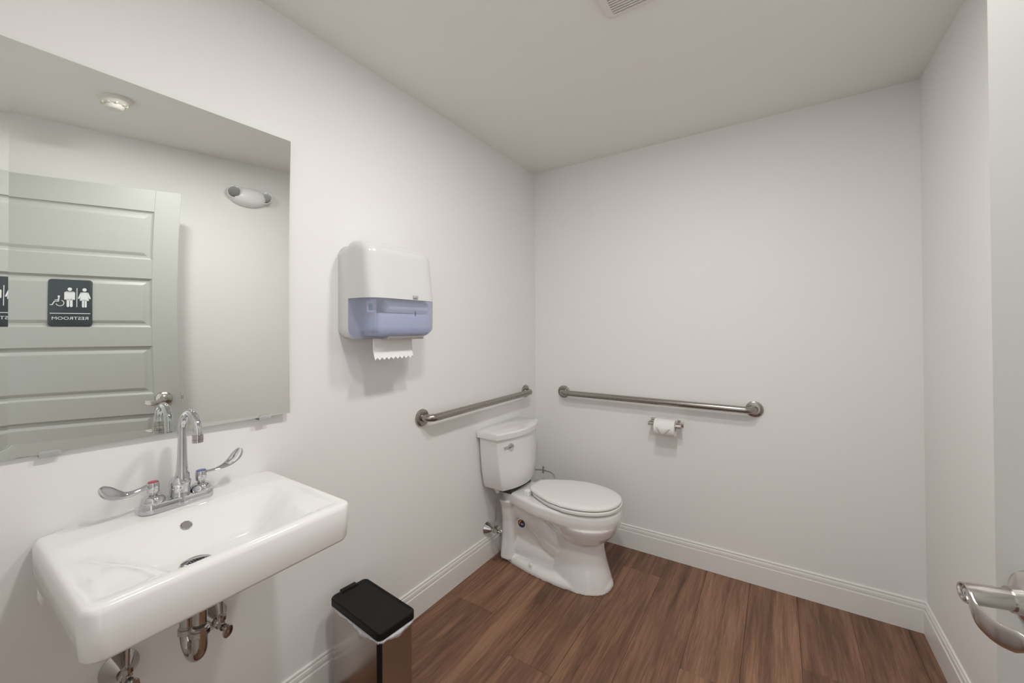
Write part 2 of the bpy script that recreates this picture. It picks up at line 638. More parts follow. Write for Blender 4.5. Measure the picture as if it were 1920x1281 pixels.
n = 30
medge([(MY1, MZ0 + (MZ1 - MZ0) * i / n, 0) for i in range(n + 1)])
medge([(MY0 + (MY1 - MY0) * i / n, MZ1, 0) for i in range(n + 1)])
medge([(MY0 + (MY1 - MY0) * i / n, MZ0, 0.0012 * (1 - i / n)) for i in range(n + 1)])
medge([(MY0, MZ0 + (MZ1 - MZ0) * i / n, 0.0014) for i in range(n + 1)])
lpb = []
for i in range(13):
    y = MY0 + (MY1 - MY0) * i / 12
    lpb.append([(mh(y, MZ0 + (MZ1 - MZ0) * j / 12) - 0.0045, y, MZ0 + (MZ1 - MZ0) * j / 12) for j in range(13)])
rings(bm, lpb, False, False, closed=False)
obj('glass_edge', bm, GLASSE, mirror, smooth=False)
for yc in (-2.200, -1.752):
    bm = bmesh.new()
    xf = mh(yc, MZ0) + 0.004
    box(bm, (0.0, yc - 0.017, MZ0 - 0.007), (xf, yc + 0.017, MZ0 - 0.0045), 0.0006, 2)
    prism(bm, [(-0.017, -0.007), (0.017, -0.007), (0.017, 0.002), (0.012, 0.0065), (-0.012, 0.0065), (-0.017, 0.002)], (xf - 0.001, yc, MZ0), Y, Z, X, 0.002)
    obj('clip', bm, CLEAR, mirror, angle=30)

# ------------------------------------------------------------------ sink
SKY, SHY, SX1 = -1.977, 0.2510, 0.436
SZ, SZB = 0.846, 0.751
sink = thing('wall_sink', (0, SKY, SZB), 'white rectangular wall-hung porcelain sink beneath the mirror', 'sink')


def tilt(x, y):
    return 0.016 * (y + 1.73) - 0.012 * x


def basin(x, t):
    fx = sm(0.112, 0.250, x) * (1 - sm(0.348, 0.412, x))
    at = abs(t)
    lim = 0.95 - 0.30 * sm(0.12, 0.36, x)
    fy = 1 - sm(lim - 0.46, lim, at)
    deep = 0.061 * fx * fy
    deck = 0.007 * sm(0.10, 0.20, x) * (1 - sm(0.385, 0.415, x)) * (1 - sm(0.84, 0.95, at))
    return max(deep, 0) + deck


nx, ny = 72, 84
hx = SX1 / 2
cr_ = 0.032
er = 0.013
bm = bmesh.new()
gv = {}


def gpos(i, j):
    # denser rows near the border
    def g(u):
        return math.sin(u * math.pi / 2) * 0.35 + u * 0.65
    u = g(2 * i / nx - 1) * hx
    v = g(2 * j / ny - 1) * SHY
    d = min(hx - abs(u) if u > 0 else hx - abs(u) + 0.006, SHY - abs(v))
    a, b = abs(u) - (hx - cr_), abs(v) - (SHY - cr_)
    if a > 0 and b > 0:
        a /= cr_
        b /= cr_
        d = cr_ * (1 - min(1, max(a, b)))
        na, nb = a * math.sqrt(1 - b * b / 2), b * math.sqrt(1 - a * a / 2)
        uu, vv = (hx - cr_) + na * cr_, (SHY - cr_) + nb * cr_
        u2, v2 = math.copysign(uu, u), math.copysign(vv, v)
    else:
        u2, v2 = u, v
    z = SZ - basin(hx + u, v / SHY)
    if d < er:
        z -= er - math.sqrt(max(0, er * er - (er - d) ** 2))
    return Vector((hx + u2, SKY + v2, z + tilt(hx + u2, SKY + v2)))


for i in range(nx + 1):
    for j in range(ny + 1):
        gv[i, j] = bm.verts.new(gpos(i, j))
for i in range(nx):
    for j in range(ny):
        bm.faces.new((gv[i, j], gv[i + 1, j], gv[i + 1, j + 1], gv[i, j + 1]))
per = [(i, 0) for i in range(nx)] + [(nx, j) for j in range(ny)] + [(i, ny) for i in range(nx, 0, -1)] + [(0, j) for j in range(ny, 0, -1)]
prev = [gv[k_] for k_ in per]
for zz, ins in ((0.80, 0.0005), (SZB + 0.008, 0.003), (SZB + 0.002, 0.006), (SZB, 0.012)):
    cur = []
    for v in [gv[k_] for k_ in per]:
        dx, dy = v.co.x - hx, v.co.y - SKY
        cur.append(bm.verts.new((hx + dx * (1 - ins / hx) if dx > 0 else v.co.x, SKY + dy * (1 - ins / SHY), zz + tilt(v.co.x, v.co.y))))
    for i in range(len(per)):
        j = (i + 1) % len(per)
        bm.faces.new((prev[i], prev[j], cur[j], cur[i]))
    prev = cur
bm.faces.new(prev)
obj('basin', bm, PORC, sink, angle=60)
for s in (-1, 1):
    bm = bmesh.new()
    lathe(bm, [(0.016, 0.0), (0.015, -0.03), (0.012, -0.045), (0.006, -0.052)], (0.052, SKY + s * 0.232, SZB + 0.004), Z, 16)
    obj('mounting_lug', bm, PORC, sink)
# overflow ring + drain
OV = Vector((0.163, -1.999, SZ - basin(0.163, (-1.999 - SKY) / SHY) + tilt(0.163, -1.999) + 0.0008))
ovn = Vector(((basin(0.170, (-1.999 - SKY) / SHY) - basin(0.156, (-1.999 - SKY) / SHY)) / 0.014, 0, 1)).normalized()
bm = bmesh.new()
lathe(bm, [(0.0115, -0.001), (0.0122, 0.0008), (0.0112, 0.0018), (0.0098, 0.0012), (0.0095, -0.001)], OV, ovn, 28)
ovr = obj('overflow_ring', bm, CHROME, sink, label='chrome overflow ring')
bm = bmesh.new()
lathe(bm, [(0.0098, 0.0002), (0.0098, 0.0006)], OV, ovn, 24)
obj('overflow_hole', bm, mat('overflow_shade', (0.23, 0.215, 0.20), 0.5, var=0.05), sink)
DR = Vector((0.280, -2.018, SZ - basin(0.280, (-2.018 - SKY) / SHY) + 0.001 + tilt(0.280, -2.018)))
bm = bmesh.new()
lathe(bm, [(0.031, -0.001), (0.0315, 0.001), (0.029, 0.0028), (0.020, 0.0012), (0.001, 0.0012)], DR, Z, 32)
drain = obj('drain_strainer', bm, CHROME, sink, label='chrome grid drain')
bm = bmesh.new()
for a in range(-3, 4):
    for b in range(-3, 4):
        cx, cy = a * 0.0058 + (b % 2) * 0.0029, b * 0.0052
        if cx * cx + cy * cy < 0.0185 ** 2:
            lathe(bm, [(0.0021, 0.0013), (0.0021, 0.0016)], DR + Vector((cx, cy, 0)), Z, 8)
obj('drain_hole', bm, DARK, drain)

# ------------------------------------------------------------------ faucet
FY, FX, FZ = -1.9845, 0.064, SZ - 0.0045
faucet = thing('faucet', (FX, FY, FZ), 'chrome gooseneck faucet with two wrist-blade handles on the sink', 'faucet')
bm = bmesh.new()
lp = []
for ins, z in ((0.0, 0.0), (0.0, 0.018), (0.002, 0.022), (0.006, 0.0235)):
    lp.append([(FX + u, FY + v, FZ + z) for u, v in rrect(0.050 - 2 * ins, 0.156 - 2 * ins, 0.0249 - ins, 8)])
rings(bm, lp)
obj('base_plate', bm, CHROME, faucet)
bm = bmesh.new()
lathe(bm, [(0.027, 0.000), (0.026, 0.012), (0.022, 0.022), (0.0215, 0.042), (0.0235, 0.050), (0.0225, 0.056), (0.017, 0.062), (0.015, 0.066)], (FX, FY + 0.004, FZ + 0.004), Z, 28)
obj('spout_base', bm, CHROME, faucet)
sy = FY + 0.008
zc = 1.0335
ax, bx_ = 0.067, 0.165
path = [(ax, sy, FZ + 0.060), (ax, sy, FZ + 0.075), (ax, sy, FZ + 0.085), (ax, sy, FZ + 0.125), (ax, sy, zc)]
rad = [0.0155, 0.0155, 0.0125, 0.0105, 0.0095]
ac = arc(((ax + bx_) / 2, sy, zc), -X, Z, (bx_ - ax) / 2, 0, math.pi, 20)[1:]
path += [tuple(p) for p in ac] + [(bx_, sy, 1.026)]
rad += [0.0095] * (len(ac) + 1)
bm = bmesh.new()
tube(bm, path, rad, 24)
spout = obj('spout', bm, CHROME, faucet)
bm = bmesh.new()
lathe(bm, [(0.0098, 0.020), (0.0118, 0.019), (0.0118, 0.0085), (0.0110, 0.0080), (0.0118, 0.0075), (0.0118, 0.0005), (0.0105, 0.0), (0.004, 0.0005)], (bx_, sy, 1.014), Z, 28)
obj('aerator', bm, DCHROME, spout)


def blade(side, pts):
    """wrist blade: (y offset, z, half width, x offset, twist of the width from horizontal)"""
    bm = bmesh.new()
    P = spline([Vector((p[0], p[1], p[3])) for p in pts], 6)
    Wd = spline([Vector((p[2], p[4], 0)) for p in pts], 6)
    lp = []
    for i, (c, w2) in enumerate(zip(P, Wd)):
        t = P[min(i + 1, len(P) - 1)] - P[max(i - 1, 0)]
        t = Vector((0, t.x, t.y)).normalized()
        up = Vector((0, -t.z, t.y))
        if up.z < 0:
            up = -up
        wd = X * math.cos(w2.y) - up * math.sin(w2.y)      # width direction, tilted to face up and out
        nd = X * math.sin(w2.y) + up * math.cos(w2.y)
        o = Vector((FX + c.z, FY + side * 0.0505 + c.x, c.y))
        lp.append([o + wd * (w2.x * math.cos(2 * math.pi * a / 16)) + nd * (0.0026 * math.sin(2 * math.pi * a / 16)) for a in range(16)])
    rings(bm, lp)
    return bm


for side, cap, capn in ((-1, RED, 'red'), (1, BLUE, 'blue')):
    hy = FY + side * 0.0505
    bm = bmesh.new()
    lathe(bm, [(0.0235, 0.018), (0.0240, 0.026), (0.0225, 0.034), (0.016, 0.040), (0.0085, 0.042), (0.0080, 0.046), (0.0115, 0.047), (0.0125, 0.049),
               (0.0125, 0.071), (0.0118, 0.0725)], (FX, hy, FZ), Z, 28)
    hnd = obj('handle', bm, CHROME, faucet)
    bm = bmesh.new()
    lathe(bm, [(0.0105, 0.0722), (0.0105, 0.0734), (0.009, 0.0738)], (FX, hy, FZ), Z, 20)
    obj('handle_cap', bm, cap, hnd, label=capn + ' temperature cap')
    if side < 0:
        pts = [(-0.008, 0.907, 0.0062, 0.0, 0.9), (-0.030, 0.901, 0.0062, 0.002, 0.95), (-0.052, 0.899, 0.0090, 0.004, 1.0),
               (-0.070, 0.906, 0.0135, 0.006, 1.05), (-0.084, 0.916, 0.0150, 0.007, 1.05), (-0.094, 0.926, 0.0105, 0.007, 1.05), (-0.0985, 0.930, 0.004, 0.007, 1.05)]
    else:
        pts = [(0.008, 0.908, 0.0055, 0.0, 0.3), (0.030, 0.908, 0.0055, 0.002, 0.4), (0.052, 0.912, 0.0085, 0.004, 0.6),
               (0.070, 0.922, 0.0120, 0.006, 0.8), (0.083, 0.935, 0.0135, 0.007, 0.9), (0.092, 0.947, 0.0095, 0.007, 0.9), (0.095, 0.951, 0.004, 0.007, 0.9)]
    obj('wrist_blade', blade(side, pts), CHROME, hnd, angle=60)

# ------------------------------------------------------------------ drain trap and stop valves under the sink
TX, TY = 0.222, -1.992
trap = thing('drain_trap', (TX, TY, 0.50), 'chrome drain trap hanging under the white sink', 'pipe')
bm = bmesh.new()
tube(bm, [(TX, TY, 0.757), (TX, TY, 0.60)], 0.0145, 24)
obj('tailpiece', bm, DCHROME, trap)
bm = bmesh.new()
jb = [(TX, TY, 0.590), (TX, TY, 0.556)] + [tuple(p) for p in arc((TX - 0.036, TY, 0.548), X, -Z, 0.036, 0, math.pi, 18)] + [(TX - 0.072, TY, 0.60)]
tube(bm, jb, 0.0160, 24)
obj('trap_bend', bm, DCHROME, trap)
for nm, zz, xx, r in (('slip_nut', 0.570, TX, 0.0205), ('slip_nut', 0.547, TX - 0.072, 0.0205)):
    bm = bmesh.new()
    lathe(bm, [(r - 0.004, -0.001), (r, 0.002), (r, 0.014), (r - 0.003, 0.0165), (r - 0.003, 0.019), (r - 0.006, 0.022)], (xx, TY, zz), Z, 10)
    obj(nm, bm, DCHROME, trap, angle=25)
bm = bmesh.new()
tube(bm, [(TX - 0.072, TY, 0.60), (TX - 0.072, TY, 0.625)] + [tuple(p) for p in arc((TX - 0.100, TY, 0.625), X, Z, 0.028, 0, math.pi / 2, 8)][1:] + [(0.0, TY, 0.653)], 0.0165, 20)
obj('wall_pipe', bm, DCHROME, trap)


def stop_valve(name, yv, zv, label, top, scale=1.0, handle_dir=Vector((1, 0.15, -0.25)), hose_y=0.0, riser=0.0045, group=None, mat_=None, hose_top_x=None):
    m_ = mat_ or DCHROME
    t = thing(name, (0, yv, zv), label, 'valve', group)
    bm = bmesh.new()
    lathe(bm, [(0.033 * scale, 0.0), (0.0335 * scale, 0.003), (0.030 * scale, 0.008), (0.014 * scale, 0.034), (0.012 * scale, 0.037)], (0.0, yv, zv), X, 28)
    obj('escutcheon', bm, m_, t)
    bm = bmesh.new()
    lathe(bm, [(0.008, 0.030), (0.008, 0.046), (0.0125, 0.047), (0.0125, 0.056), (0.0095, 0.058), (0.0095, 0.078)], (0.0, yv, zv), X, 14)
    lathe(bm, [(0.0085, 0), (0.0085, 0.016), (0.0115, 0.017), (0.0115, 0.028), (0.0065, 0.030)], (0.066, yv, zv), Z, 12)
    obj('valve_body', bm, m_, t, angle=30)
    hd = handle_dir.normalized()
    bm = bmesh.new()
    lathe(bm, [(0.005, 0.0), (0.005, 0.018)], (0.074, yv, zv), hd, 12)
    c = Vector((0.074, yv, zv)) + hd * 0.018
    lathe(bm, [(0.0085, 0.0), (0.0125, 0.0015), (0.0130, 0.005), (0.0120, 0.0075), (0.006, 0.0085)], c, hd, 26, sx=1.0, sy=1.55, xdir=hd.cross(Z).normalized())
    hh = obj('valve_handle', bm, m_, t)
    bm = bmesh.new()
    lathe(bm, [(0.0035, 0.0085), (0.0032, 0.0100), (0.001, 0.0104)], c, hd, 12)
    obj('screw', bm, CHROME, hh)
    bm = bmesh.new()
    tube(bm, top, riser, 12)
    obj('supply_tube', bm, m_, t)
    return t


stop_valve('stop_valve', -2.083, 0.458, 'chrome stop valve under the sink, left of the drain trap', [(0.066, -2.083, 0.484), (0.066, -2.081, 0.56), (0.064, -2.036, 0.72), (0.064, -2.035, 0.757)], 1.15, group='sink stop valves')
stop_valve('stop_valve', -1.886, 0.466, 'chrome stop valve under the sink, right of the drain trap', [(0.066, -1.886, 0.492), (0.066, -1.888, 0.56), (0.064, -1.932, 0.72), (0.064, -1.934, 0.757)], 1.15, group='sink stop valves')

# ------------------------------------------------------------------ paper towel dispenser
DY0, DY1 = -1.483, -1.146
DZ0, DZ1, DZM = 1.258, 1.628, 1.408
dyc = (DY0 + DY1) / 2
disp = thing('paper_towel_dispenser', (0, dyc, DZ0), 'white paper towel dispenser with tinted blue window beside the mirror', 'dispenser')
# back housing
bm = bmesh.new()
lp = []
for x_, ins, tz in ((0.0, 0.004, 0.016), (0.006, 0.002, 0.014), (0.062, 0.0, 0.012), (0.064, 0.001, 0.013)):
    lp.append([(x_, dyc + u, (DZ0 + DZ1 - tz) / 2 + v) for u, v in rrect(DY1 - DY0 - 2 * ins, DZ1 - DZ0 - 2 * ins - tz, 0.042, 8)])
rings(bm, lp)
obj('housing', bm, WHITEP, disp)


def cover(z0, z1, rt, rb, depth_t, depth_b, x0c=0.061, thick=None, nzz=28):
    """bowed front shell between z0 and z1; rt / rb = roundings at top and bottom edge"""
    bm = bmesh.new()
    lp = []
    hw0 = (DY1 - DY0) / 2 - 0.001
    for i in range(nzz + 1):
        f = i / nzz
        f = 0.5 - 0.5 * math.cos(math.pi * f)
        z = z0 + (z1 - z0) * f
        dep = depth_b + (depth_t - depth_b) * f
        hw = hw0
        if rt and z > z1 - rt:
            q_ = (z - (z1 - rt)) / rt
            s_ = math.sqrt(max(0, 1 - q_ * q_))
            dep = x0c + (dep - x0c) * (0.12 + 0.88 * s_)
            hw -= 0.042 * (1 - s_)
        if rb and z < z0 + rb:
            q_ = ((z0 + rb) - z) / rb
            s_ = math.sqrt(max(0, 1 - q_ * q_))
            dep = x0c + (dep - x0c) * (0.35 + 0.65 * s_)
            hw -= 0.042 * (1 - s_)
        ring = []
        m_ = 40
        for k_ in range(m_ + 1):
            a_ = math.pi * k_ / m_
            ca, sa = math.cos(a_), math.sin(a_)
            e_ = 0.34
            ring.append((x0c + (dep - x0c) * abs(sa) ** e_, dyc - hw * math.copysign(abs(ca) ** e_, ca), z))
        lp.append(ring)
    rings(bm, lp, thick is None and True, True, closed=True)
    return bm


obj('cover', cover(DZM, DZ1, 0.048, 0, 0.165, 0.196), WHITEP, disp, angle=50)
obj('window', cover(DZ0, DZM - 0.0015, 0, 0.045, 0.1955, 0.192), WINDOW, disp, angle=50, label='tinted blue translucent window')
# behind the window
bm = bmesh.new(); box(bm, (0.064, DY0 + 0.060, DZ0 + 0.012), (0.165, DY1 - 0.020, DZ0 + 0.098), 0.014, 3)
obj('paper_feed', bm, mat('feed_plastic', (0.72, 0.74, 0.84), 0.4, var=0.02), disp)
bm = bmesh.new()
lathe(bm, [(0.020, 0), (0.024, 0.003), (0.024, 0.205), (0.020, 0.208)], (0.146, DY0 + 0.100, DZM - 0.026), Y, 28)
obj('paper_roll', bm, mat('roll_paper', (0.85, 0.86, 0.90), 0.9, var=0.01), disp, label='white towel roll seen through the window')
boxo('indicator_card', (0.143, DY0 + 0.022, DZM - 0.050), (0.145, DY0 + 0.054, DZM - 0.012), SIGNW, disp)
boxo('indicator_mark', (0.1452, DY0 + 0.028, DZM - 0.043), (0.1465, DY0 + 0.046, DZM - 0.020), GREEN, disp, label='green level indicator')
boxo('divider', (0.064, DY0 + 0.052, DZ0 + 0.03), (0.15, DY0 + 0.058, DZM - 0.004), mat('inner_grey', (0.60, 0.62, 0.72), 0.4, var=0.03), disp)
boxo('tear_bar', (0.105, DY0 + 0.105, DZ0 - 0.002), (0.160, DY1 - 0.052, DZ0 + 0.012), mat('tear_bar_plastic', (0.50, 0.46, 0.42), 0.45, var=0.03), disp, 0.002)
bm = bmesh.new()
for i in range(30):
    ya = DY0 + 0.108 + i * 0.0058
    if ya > DY1 - 0.056:
        break
    prism(bm, [(0, 0), (0.004, 0), (0.002, -0.005)], (0.1585, ya, DZ0 + 0.003), Y, Z, X, 0.002)
obj('tear_teeth', bm, mat('teeth_grey', (0.32, 0.29, 0.27), 0.4, var=0.05), disp, smooth=False)
# logo on the cover
bm = text_bm('tork', 0.0105, (0.1965, dyc + 0.038, DZM + 0.0055), Y, Z, X, 0.0012)
obj('logo', bm, LOGO, disp, smooth=False, label='small grey printed logo')
bm = bmesh.new()
for u0, u1, v0, v1 in ((-0.013, 0.013, -0.0025, -0.0017), (-0.013, 0.013, 0.0105, 0.0113), (-0.013, -0.0122, -0.0025, 0.0113), (0.0122, 0.013, -0.0025, 0.0113)):
    box(bm, (0.1962, dyc + 0.038 + u0, DZM + 0.0055 + v0), (0.1970, dyc + 0.038 + u1, DZM + 0.0055 + v1))
obj('logo_frame', bm, LOGO, disp, smooth=False)
# keyhole slot on the window
boxo('key_slot', (0.1925, dyc + 0.0375, DZ0 + 0.088), (0.1965, dyc + 0.0395, DZ0 + 0.106), LOGO, disp)
# hanging paper
bm = bmesh.new()
pn = 18
col_ = spline([(0.118, 0, DZ0 + 0.004), (0.116, 0, DZ0 - 0.018), (0.119, 0, DZ0 - 0.048), (0.130, 0, DZ0 - 0.080)], 5)
ya, yb = DY0 + 0.068, DY1 - 0.076
lp = []
for i in range(pn * 2 + 1):
    y = ya + (yb - ya) * i / (pn * 2)
    row = []
    for j, c in enumerate(col_):
        dz = (0.006 if i % 4 in (1, 3) else (0.0 if i % 4 == 0 else 0.012)) if j == len(col_) - 1 else 0
        row.append((c.x, y, c.z + dz))
    lp.append(row)
rings(bm, lp, False, False, closed=False)
pp = obj('hanging_towel', bm, PAPER, disp, angle=60, label='white paper towel with a torn zigzag edge')
so = pp.modifiers.new('thickness', 'SOLIDIFY')
so.thickness = 0.0006

# ------------------------------------------------------------------ grab bars
def grab_bar(name, a, b, nrm, label):
    """a, b = flange centres on the wall, nrm = out of the wall"""
    a, b, nrm = Vector(a), Vector(b), Vector(nrm)
    d = (b - a).normalized()
    t = thing(name, (a + b) / 2, label, 'grab bar', 'stainless grab bars')
    out, r, br = 0.054, 0.0172, 0.040
    path = [a + nrm * 0.002, a + nrm * (out - br)]
    path += arc(a + nrm * (out - br) + d * br, -d, nrm, br, 0, math.pi / 2, 8)[1:]
    path += [a + nrm * out + d * (br + (b - a).length * 0.0 + ((b - a).length - 2 * br) * k_ / 10) for k_ in range(1, 10)]
    path += arc(b + nrm * (out - br) - d * br, nrm, d, br, 0, math.pi / 2, 8)
    path += [b + nrm * 0.002]
    bm = bmesh.new()
    tube(bm, path, r, 22)
    obj('bar', bm, STEEL, t, angle=80)
    for p in (a, b):
        bm = bmesh.new()
        lathe(bm, [(0.0395, 0.0), (0.0400, 0.004), (0.0385, 0.009), (0.034, 0.0115), (0.024, 0.0120), (0.0195, 0.0125), (0.0165, 0.0125)], p, nrm, 36)
        obj('flange', bm, STEEL, t)
    return t


grab_bar('grab_bar', (0, -1.0555, 0.8875), (0, -0.138, 0.8915), X, 'shorter stainless grab bar on the left wall above the toilet tank')
grab_bar('grab_bar', (0.214, 0, 0.8875), (1.278, 0, 0.8815), -Y, 'longer stainless grab bar across the back wall above the paper roll')

# ------------------------------------------------------------------ toilet paper holder and roll
TPZ = 0.762
holder = thing('toilet_paper_holder', (0.855, 0, TPZ), 'brushed nickel toilet paper holder below the back wall grab bar', 'holder')
for xx in (0.782, 0.925):
    boxo('post', (xx - 0.010, -0.074, TPZ - 0.010 + 0.004), (xx + 0.010, 0.0, TPZ + 0.012), NICKEL, holder, 0.0015)
for xx in (0.782, 0.925):
    boxo('wall_plate', (xx - 0.016, -0.006, TPZ - 0.016), (xx + 0.016, 0.0, TPZ + 0.022), NICKEL, holder, 0.002)
boxo('roller', (0.768, -0.083, TPZ - 0.008), (0.940, -0.060, TPZ + 0.012), NICKEL, holder, 0.002)
roll = thing('toilet_paper_roll', (0.855, -0.07, TPZ - 0.01), 'white toilet paper roll with a folded pointed end on the holder', 'paper roll')
bm = bmesh.new()
rc = Vector((0.806, -0.0715, TPZ - 0.012))
nseg = 36
prof_o, prof_i = 0.046, 0.020
lps = []
for r, h in ((prof_i, 0.0), (prof_o - 0.002, 0.0), (prof_o, 0.002), (prof_o, 0.105), (prof_o - 0.002, 0.107), (prof_i, 0.107), (prof_i, 0.0)):
    lps.append([rc + X * h + Y * (r * math.cos(2 * math.pi * i / nseg)) + Z * (r * math.sin(2 * math.pi * i / nseg)) for i in range(nseg)])
rings(bm, lps, False, False)
obj('roll_body', bm, PAPER, roll)
bm = bmesh.new()
# folded triangular flap lying on the front of the roll
fl = []
for u, top in ((0.015, 1), (0.092, 1)):
    fl.append(u)
lps = []
for j in range(9):
    f = j / 8
    ang = math.radians(170 + 62 * f)
    xa = 0.012 + (0.042 - 0.012) * f
    xb = 0.096 + (0.046 - 0.096) * f
    rr = prof_o + 0.0012 + 0.003 * max(0, f - 0.6)
    lps.append([rc + X * (xa + (xb - xa) * k_ / 4) + Y * (rr * math.cos(ang)) + Z * (rr * math.sin(ang)) for k_ in range(5)])
rings(bm, lps, False, False, closed=False)
fo = obj('folded_end', bm, PAPER, roll)
so = fo.modifiers.new('thickness', 'SOLIDIFY'); so.thickness = 0.001

# ------------------------------------------------------------------ toilet
TC = -0.435
toilet = thing('toilet', (0.36, TC, 0), 'white two-piece elongated toilet with closed lid in the corner', 'toilet')


def egg(xb, xf, hw, back=0.5, p=2.3, n=40, z=0.0, px=0.6):
    """plan outline: widest at fraction px of the length, rounded front, flatter back of relative width `back`"""
    out = []
    xm = xb + (xf - xb) * px
    for i in range(n):
        a = 2 * math.pi * i / n
        c, s_ = math.cos(a), math.sin(a)
        if c >= 0:
            x_ = xm + (xf - xm) * abs(c) ** (2 / 2.2)
            y_ = hw * math.copysign(abs(s_) ** (2 / 2.2), s_)
        else:
            cc = abs(c) ** (2 / p)
            x_ = xm - (xm - xb) * cc
            w_ = hw * (abs(s_) ** (2 / p))
            w_ = max(w_, 0) * (1 - (1 - back) * sm(0.0, 1.0, cc))
            y_ = math.copysign(w_, s_)
        out.append(Vector((x_, TC + y_, z)))
    return out


bm = bmesh.new()
# foot plate
rings(bm, [egg(0.045, 0.682, 0.132, 0.75, 3.0, z=0.0, px=0.62), egg(0.045, 0.682, 0.132, 0.75, 3.0, z=0.018, px=0.62), egg(0.052, 0.674, 0.122, 0.75, 3.0, z=0.034, px=0.62), egg(0.06, 0.66, 0.10, 0.75, 3.0, z=0.042, px=0.62)])
# front pedestal
rings(bm, [egg(0.36, 0.681, 0.128, 0.8, 3, z=0.0, px=0.5), egg(0.37, 0.668, 0.118, 0.8, 3, z=0.05, px=0.5), egg(0.385, 0.650, 0.104, 0.8, 3, z=0.11, px=0.5),
           egg(0.395, 0.637, 0.095, 0.8, 3, z=0.17, px=0.5), egg(0.39, 0.632, 0.092, 0.8, 3, z=0.22, px=0.5), egg(0.38, 0.64, 0.10, 0.8, 3, z=0.26, px=0.5)])
# bowl
rings(bm, [egg(0.38, 0.625, 0.085, 0.6, z=0.215), egg(0.33, 0.668, 0.124, 0.6, z=0.245), egg(0.28, 0.700, 0.152, 0.55, z=0.28), egg(0.25, 0.714, 0.166, 0.5, z=0.31), egg(0.23, 0.720, 0.172, 0.5, z=0.328)])
# rim and deck
rings(bm, [egg(0.20, 0.716, 0.166, 0.62, 3.2, z=0.322), egg(0.055, 0.724, 0.178, 0.62, 3.2, z=0.338), egg(0.050, 0.727, 0.181, 0.62, 3.2, z=0.36), egg(0.050, 0.725, 0.180, 0.62, 3.2, z=0.388), egg(0.055, 0.716, 0.174, 0.62, 3.2, z=0.398)])
# rear web, rear column, trapway
box(bm, (0.09, TC - 0.036, 0.02), (0.50, TC + 0.036, 0.26), 0.01, 2)
rings(bm, [[Vector((x_, TC + y_, z)) for x_, y_ in rrect(0.085, 2 * w_, 0.03, 5, cx=0.103)] for z, w_ in ((0.02, 0.098), (0.12, 0.084), (0.22, 0.078), (0.30, 0.090), (0.345, 0.11))])
tp = spline([(0.13, TC, 0.30), (0.20, TC, 0.285), (0.28, TC, 0.235), (0.36, TC, 0.165), (0.43, TC, 0.135), (0.50, TC, 0.15)], 6)
tube(bm, tp, 0.074, 18)
tp = spline([(0.10, TC, 0.10), (0.16, TC, 0.075), (0.26, TC, 0.058), (0.40, TC, 0.05)], 6)
tube(bm, tp, [0.062] * len(tp), 16)
for s in (-1, 1):
    lathe(bm, [(0.013, 0.0), (0.013, 0.046), (0.009, 0.053)], (0.275, TC + s * 0.098, 0.0), Z, 14)
bowl = obj('bowl', bm, PORC, toilet)
md = bowl.modifiers.new('fuse', 'REMESH'); md.mode = 'VOXEL'; md.voxel_size = 0.0042; md.use_smooth_shade = True
md = bowl.modifiers.new('soften', 'SMOOTH'); md.factor = 0.5; md.iterations = 7
# manufacturer label in the side recess
bm = bmesh.new()
LC = Vector((0.201, TC - 0.0760, 0.2335))
lathe(bm, [(0.0275, -0.014), (0.0275, 0.0), (0.0265, 0.002), (0.0240, 0.002), (0.0235, 0.0)], LC, -Y, 28, sx=1.0, sy=0.92)
ring_ = obj('access_ring', bm, PORC, toilet)
bm = bmesh.new()
lathe(bm, [(0.024, 0.0), (0.024, 0.0008)], LC, -Y, 28, sx=1.0, sy=0.92)
obj('sticker', bm, LABELB, ring_, label='navy and orange sticker')
bm = bmesh.new()
prism(bm, [(-0.021, 0.002), (-0.008, 0.019), (0.004, 0.020), (-0.017, -0.012)], LC - Y * 0.0008, X, Z, -Y, 0.0004)
obj('sticker_band', bm, LABELO, ring_, smooth=False)
bm = bmesh.new()
for i in range(4):
    prism(bm, [(0.0, -0.009), (0.0015, -0.009), (0.0045, 0.000), (0.003, 0.000)], LC - Y * 0.0008 + X * (-0.004 + 0.0042 * i) + Z * 0.002, X, Z, -Y, 0.0004)
obj('sticker_print', bm, SIGNW, ring_, smooth=False)
# tank
bm = bmesh.new()


def tank_outline(x0_, xs, bulge, hw, z, n=14):
    """back edge straight at x0_, sides to xs, bowed front"""
    out = [Vector((x0_, TC - hw * 0.97, z))]
    for i in range(n + 1):
        f = -1 + 2 * i / n
        out.append(Vector((xs + bulge * (1 - f * f), TC + hw * f, z)))
    out.append(Vector((x0_, TC + hw * 0.97, z)))
    return out


TZ = [(0.420, 0.130, 0.040, 0.155), (0.424, 0.138, 0.046, 0.166), (0.445, 0.143, 0.050, 0.178), (0.52, 0.140, 0.052, 0.194), (0.60, 0.136, 0.052, 0.204), (0.690, 0.132, 0.052, 0.210), (0.704, 0.132, 0.052, 0.211)]
rings(bm, [tank_outline(0.014, xs, bu, hw, z) for z, xs, bu, hw in TZ])
tank = obj('tank', bm, PORC, toilet, angle=28)
md = tank.modifiers.new('soft', 'BEVEL'); md.width = 0.004; md.segments = 3; md.limit_method = 'ANGLE'; md.angle_limit = math.radians(26)
bm = bmesh.new()
rings(bm, [tank_outline(0.010, 0.136, 0.054, 0.214, 0.703), tank_outline(0.006, 0.141, 0.056, 0.222, 0.707), tank_outline(0.006, 0.142, 0.057, 0.224, 0.733), tank_outline(0.008, 0.139, 0.056, 0.221, 0.740), tank_outline(0.014, 0.132, 0.053, 0.212, 0.743)])
obj('tank_lid', bm, PORC, toilet, angle=32)
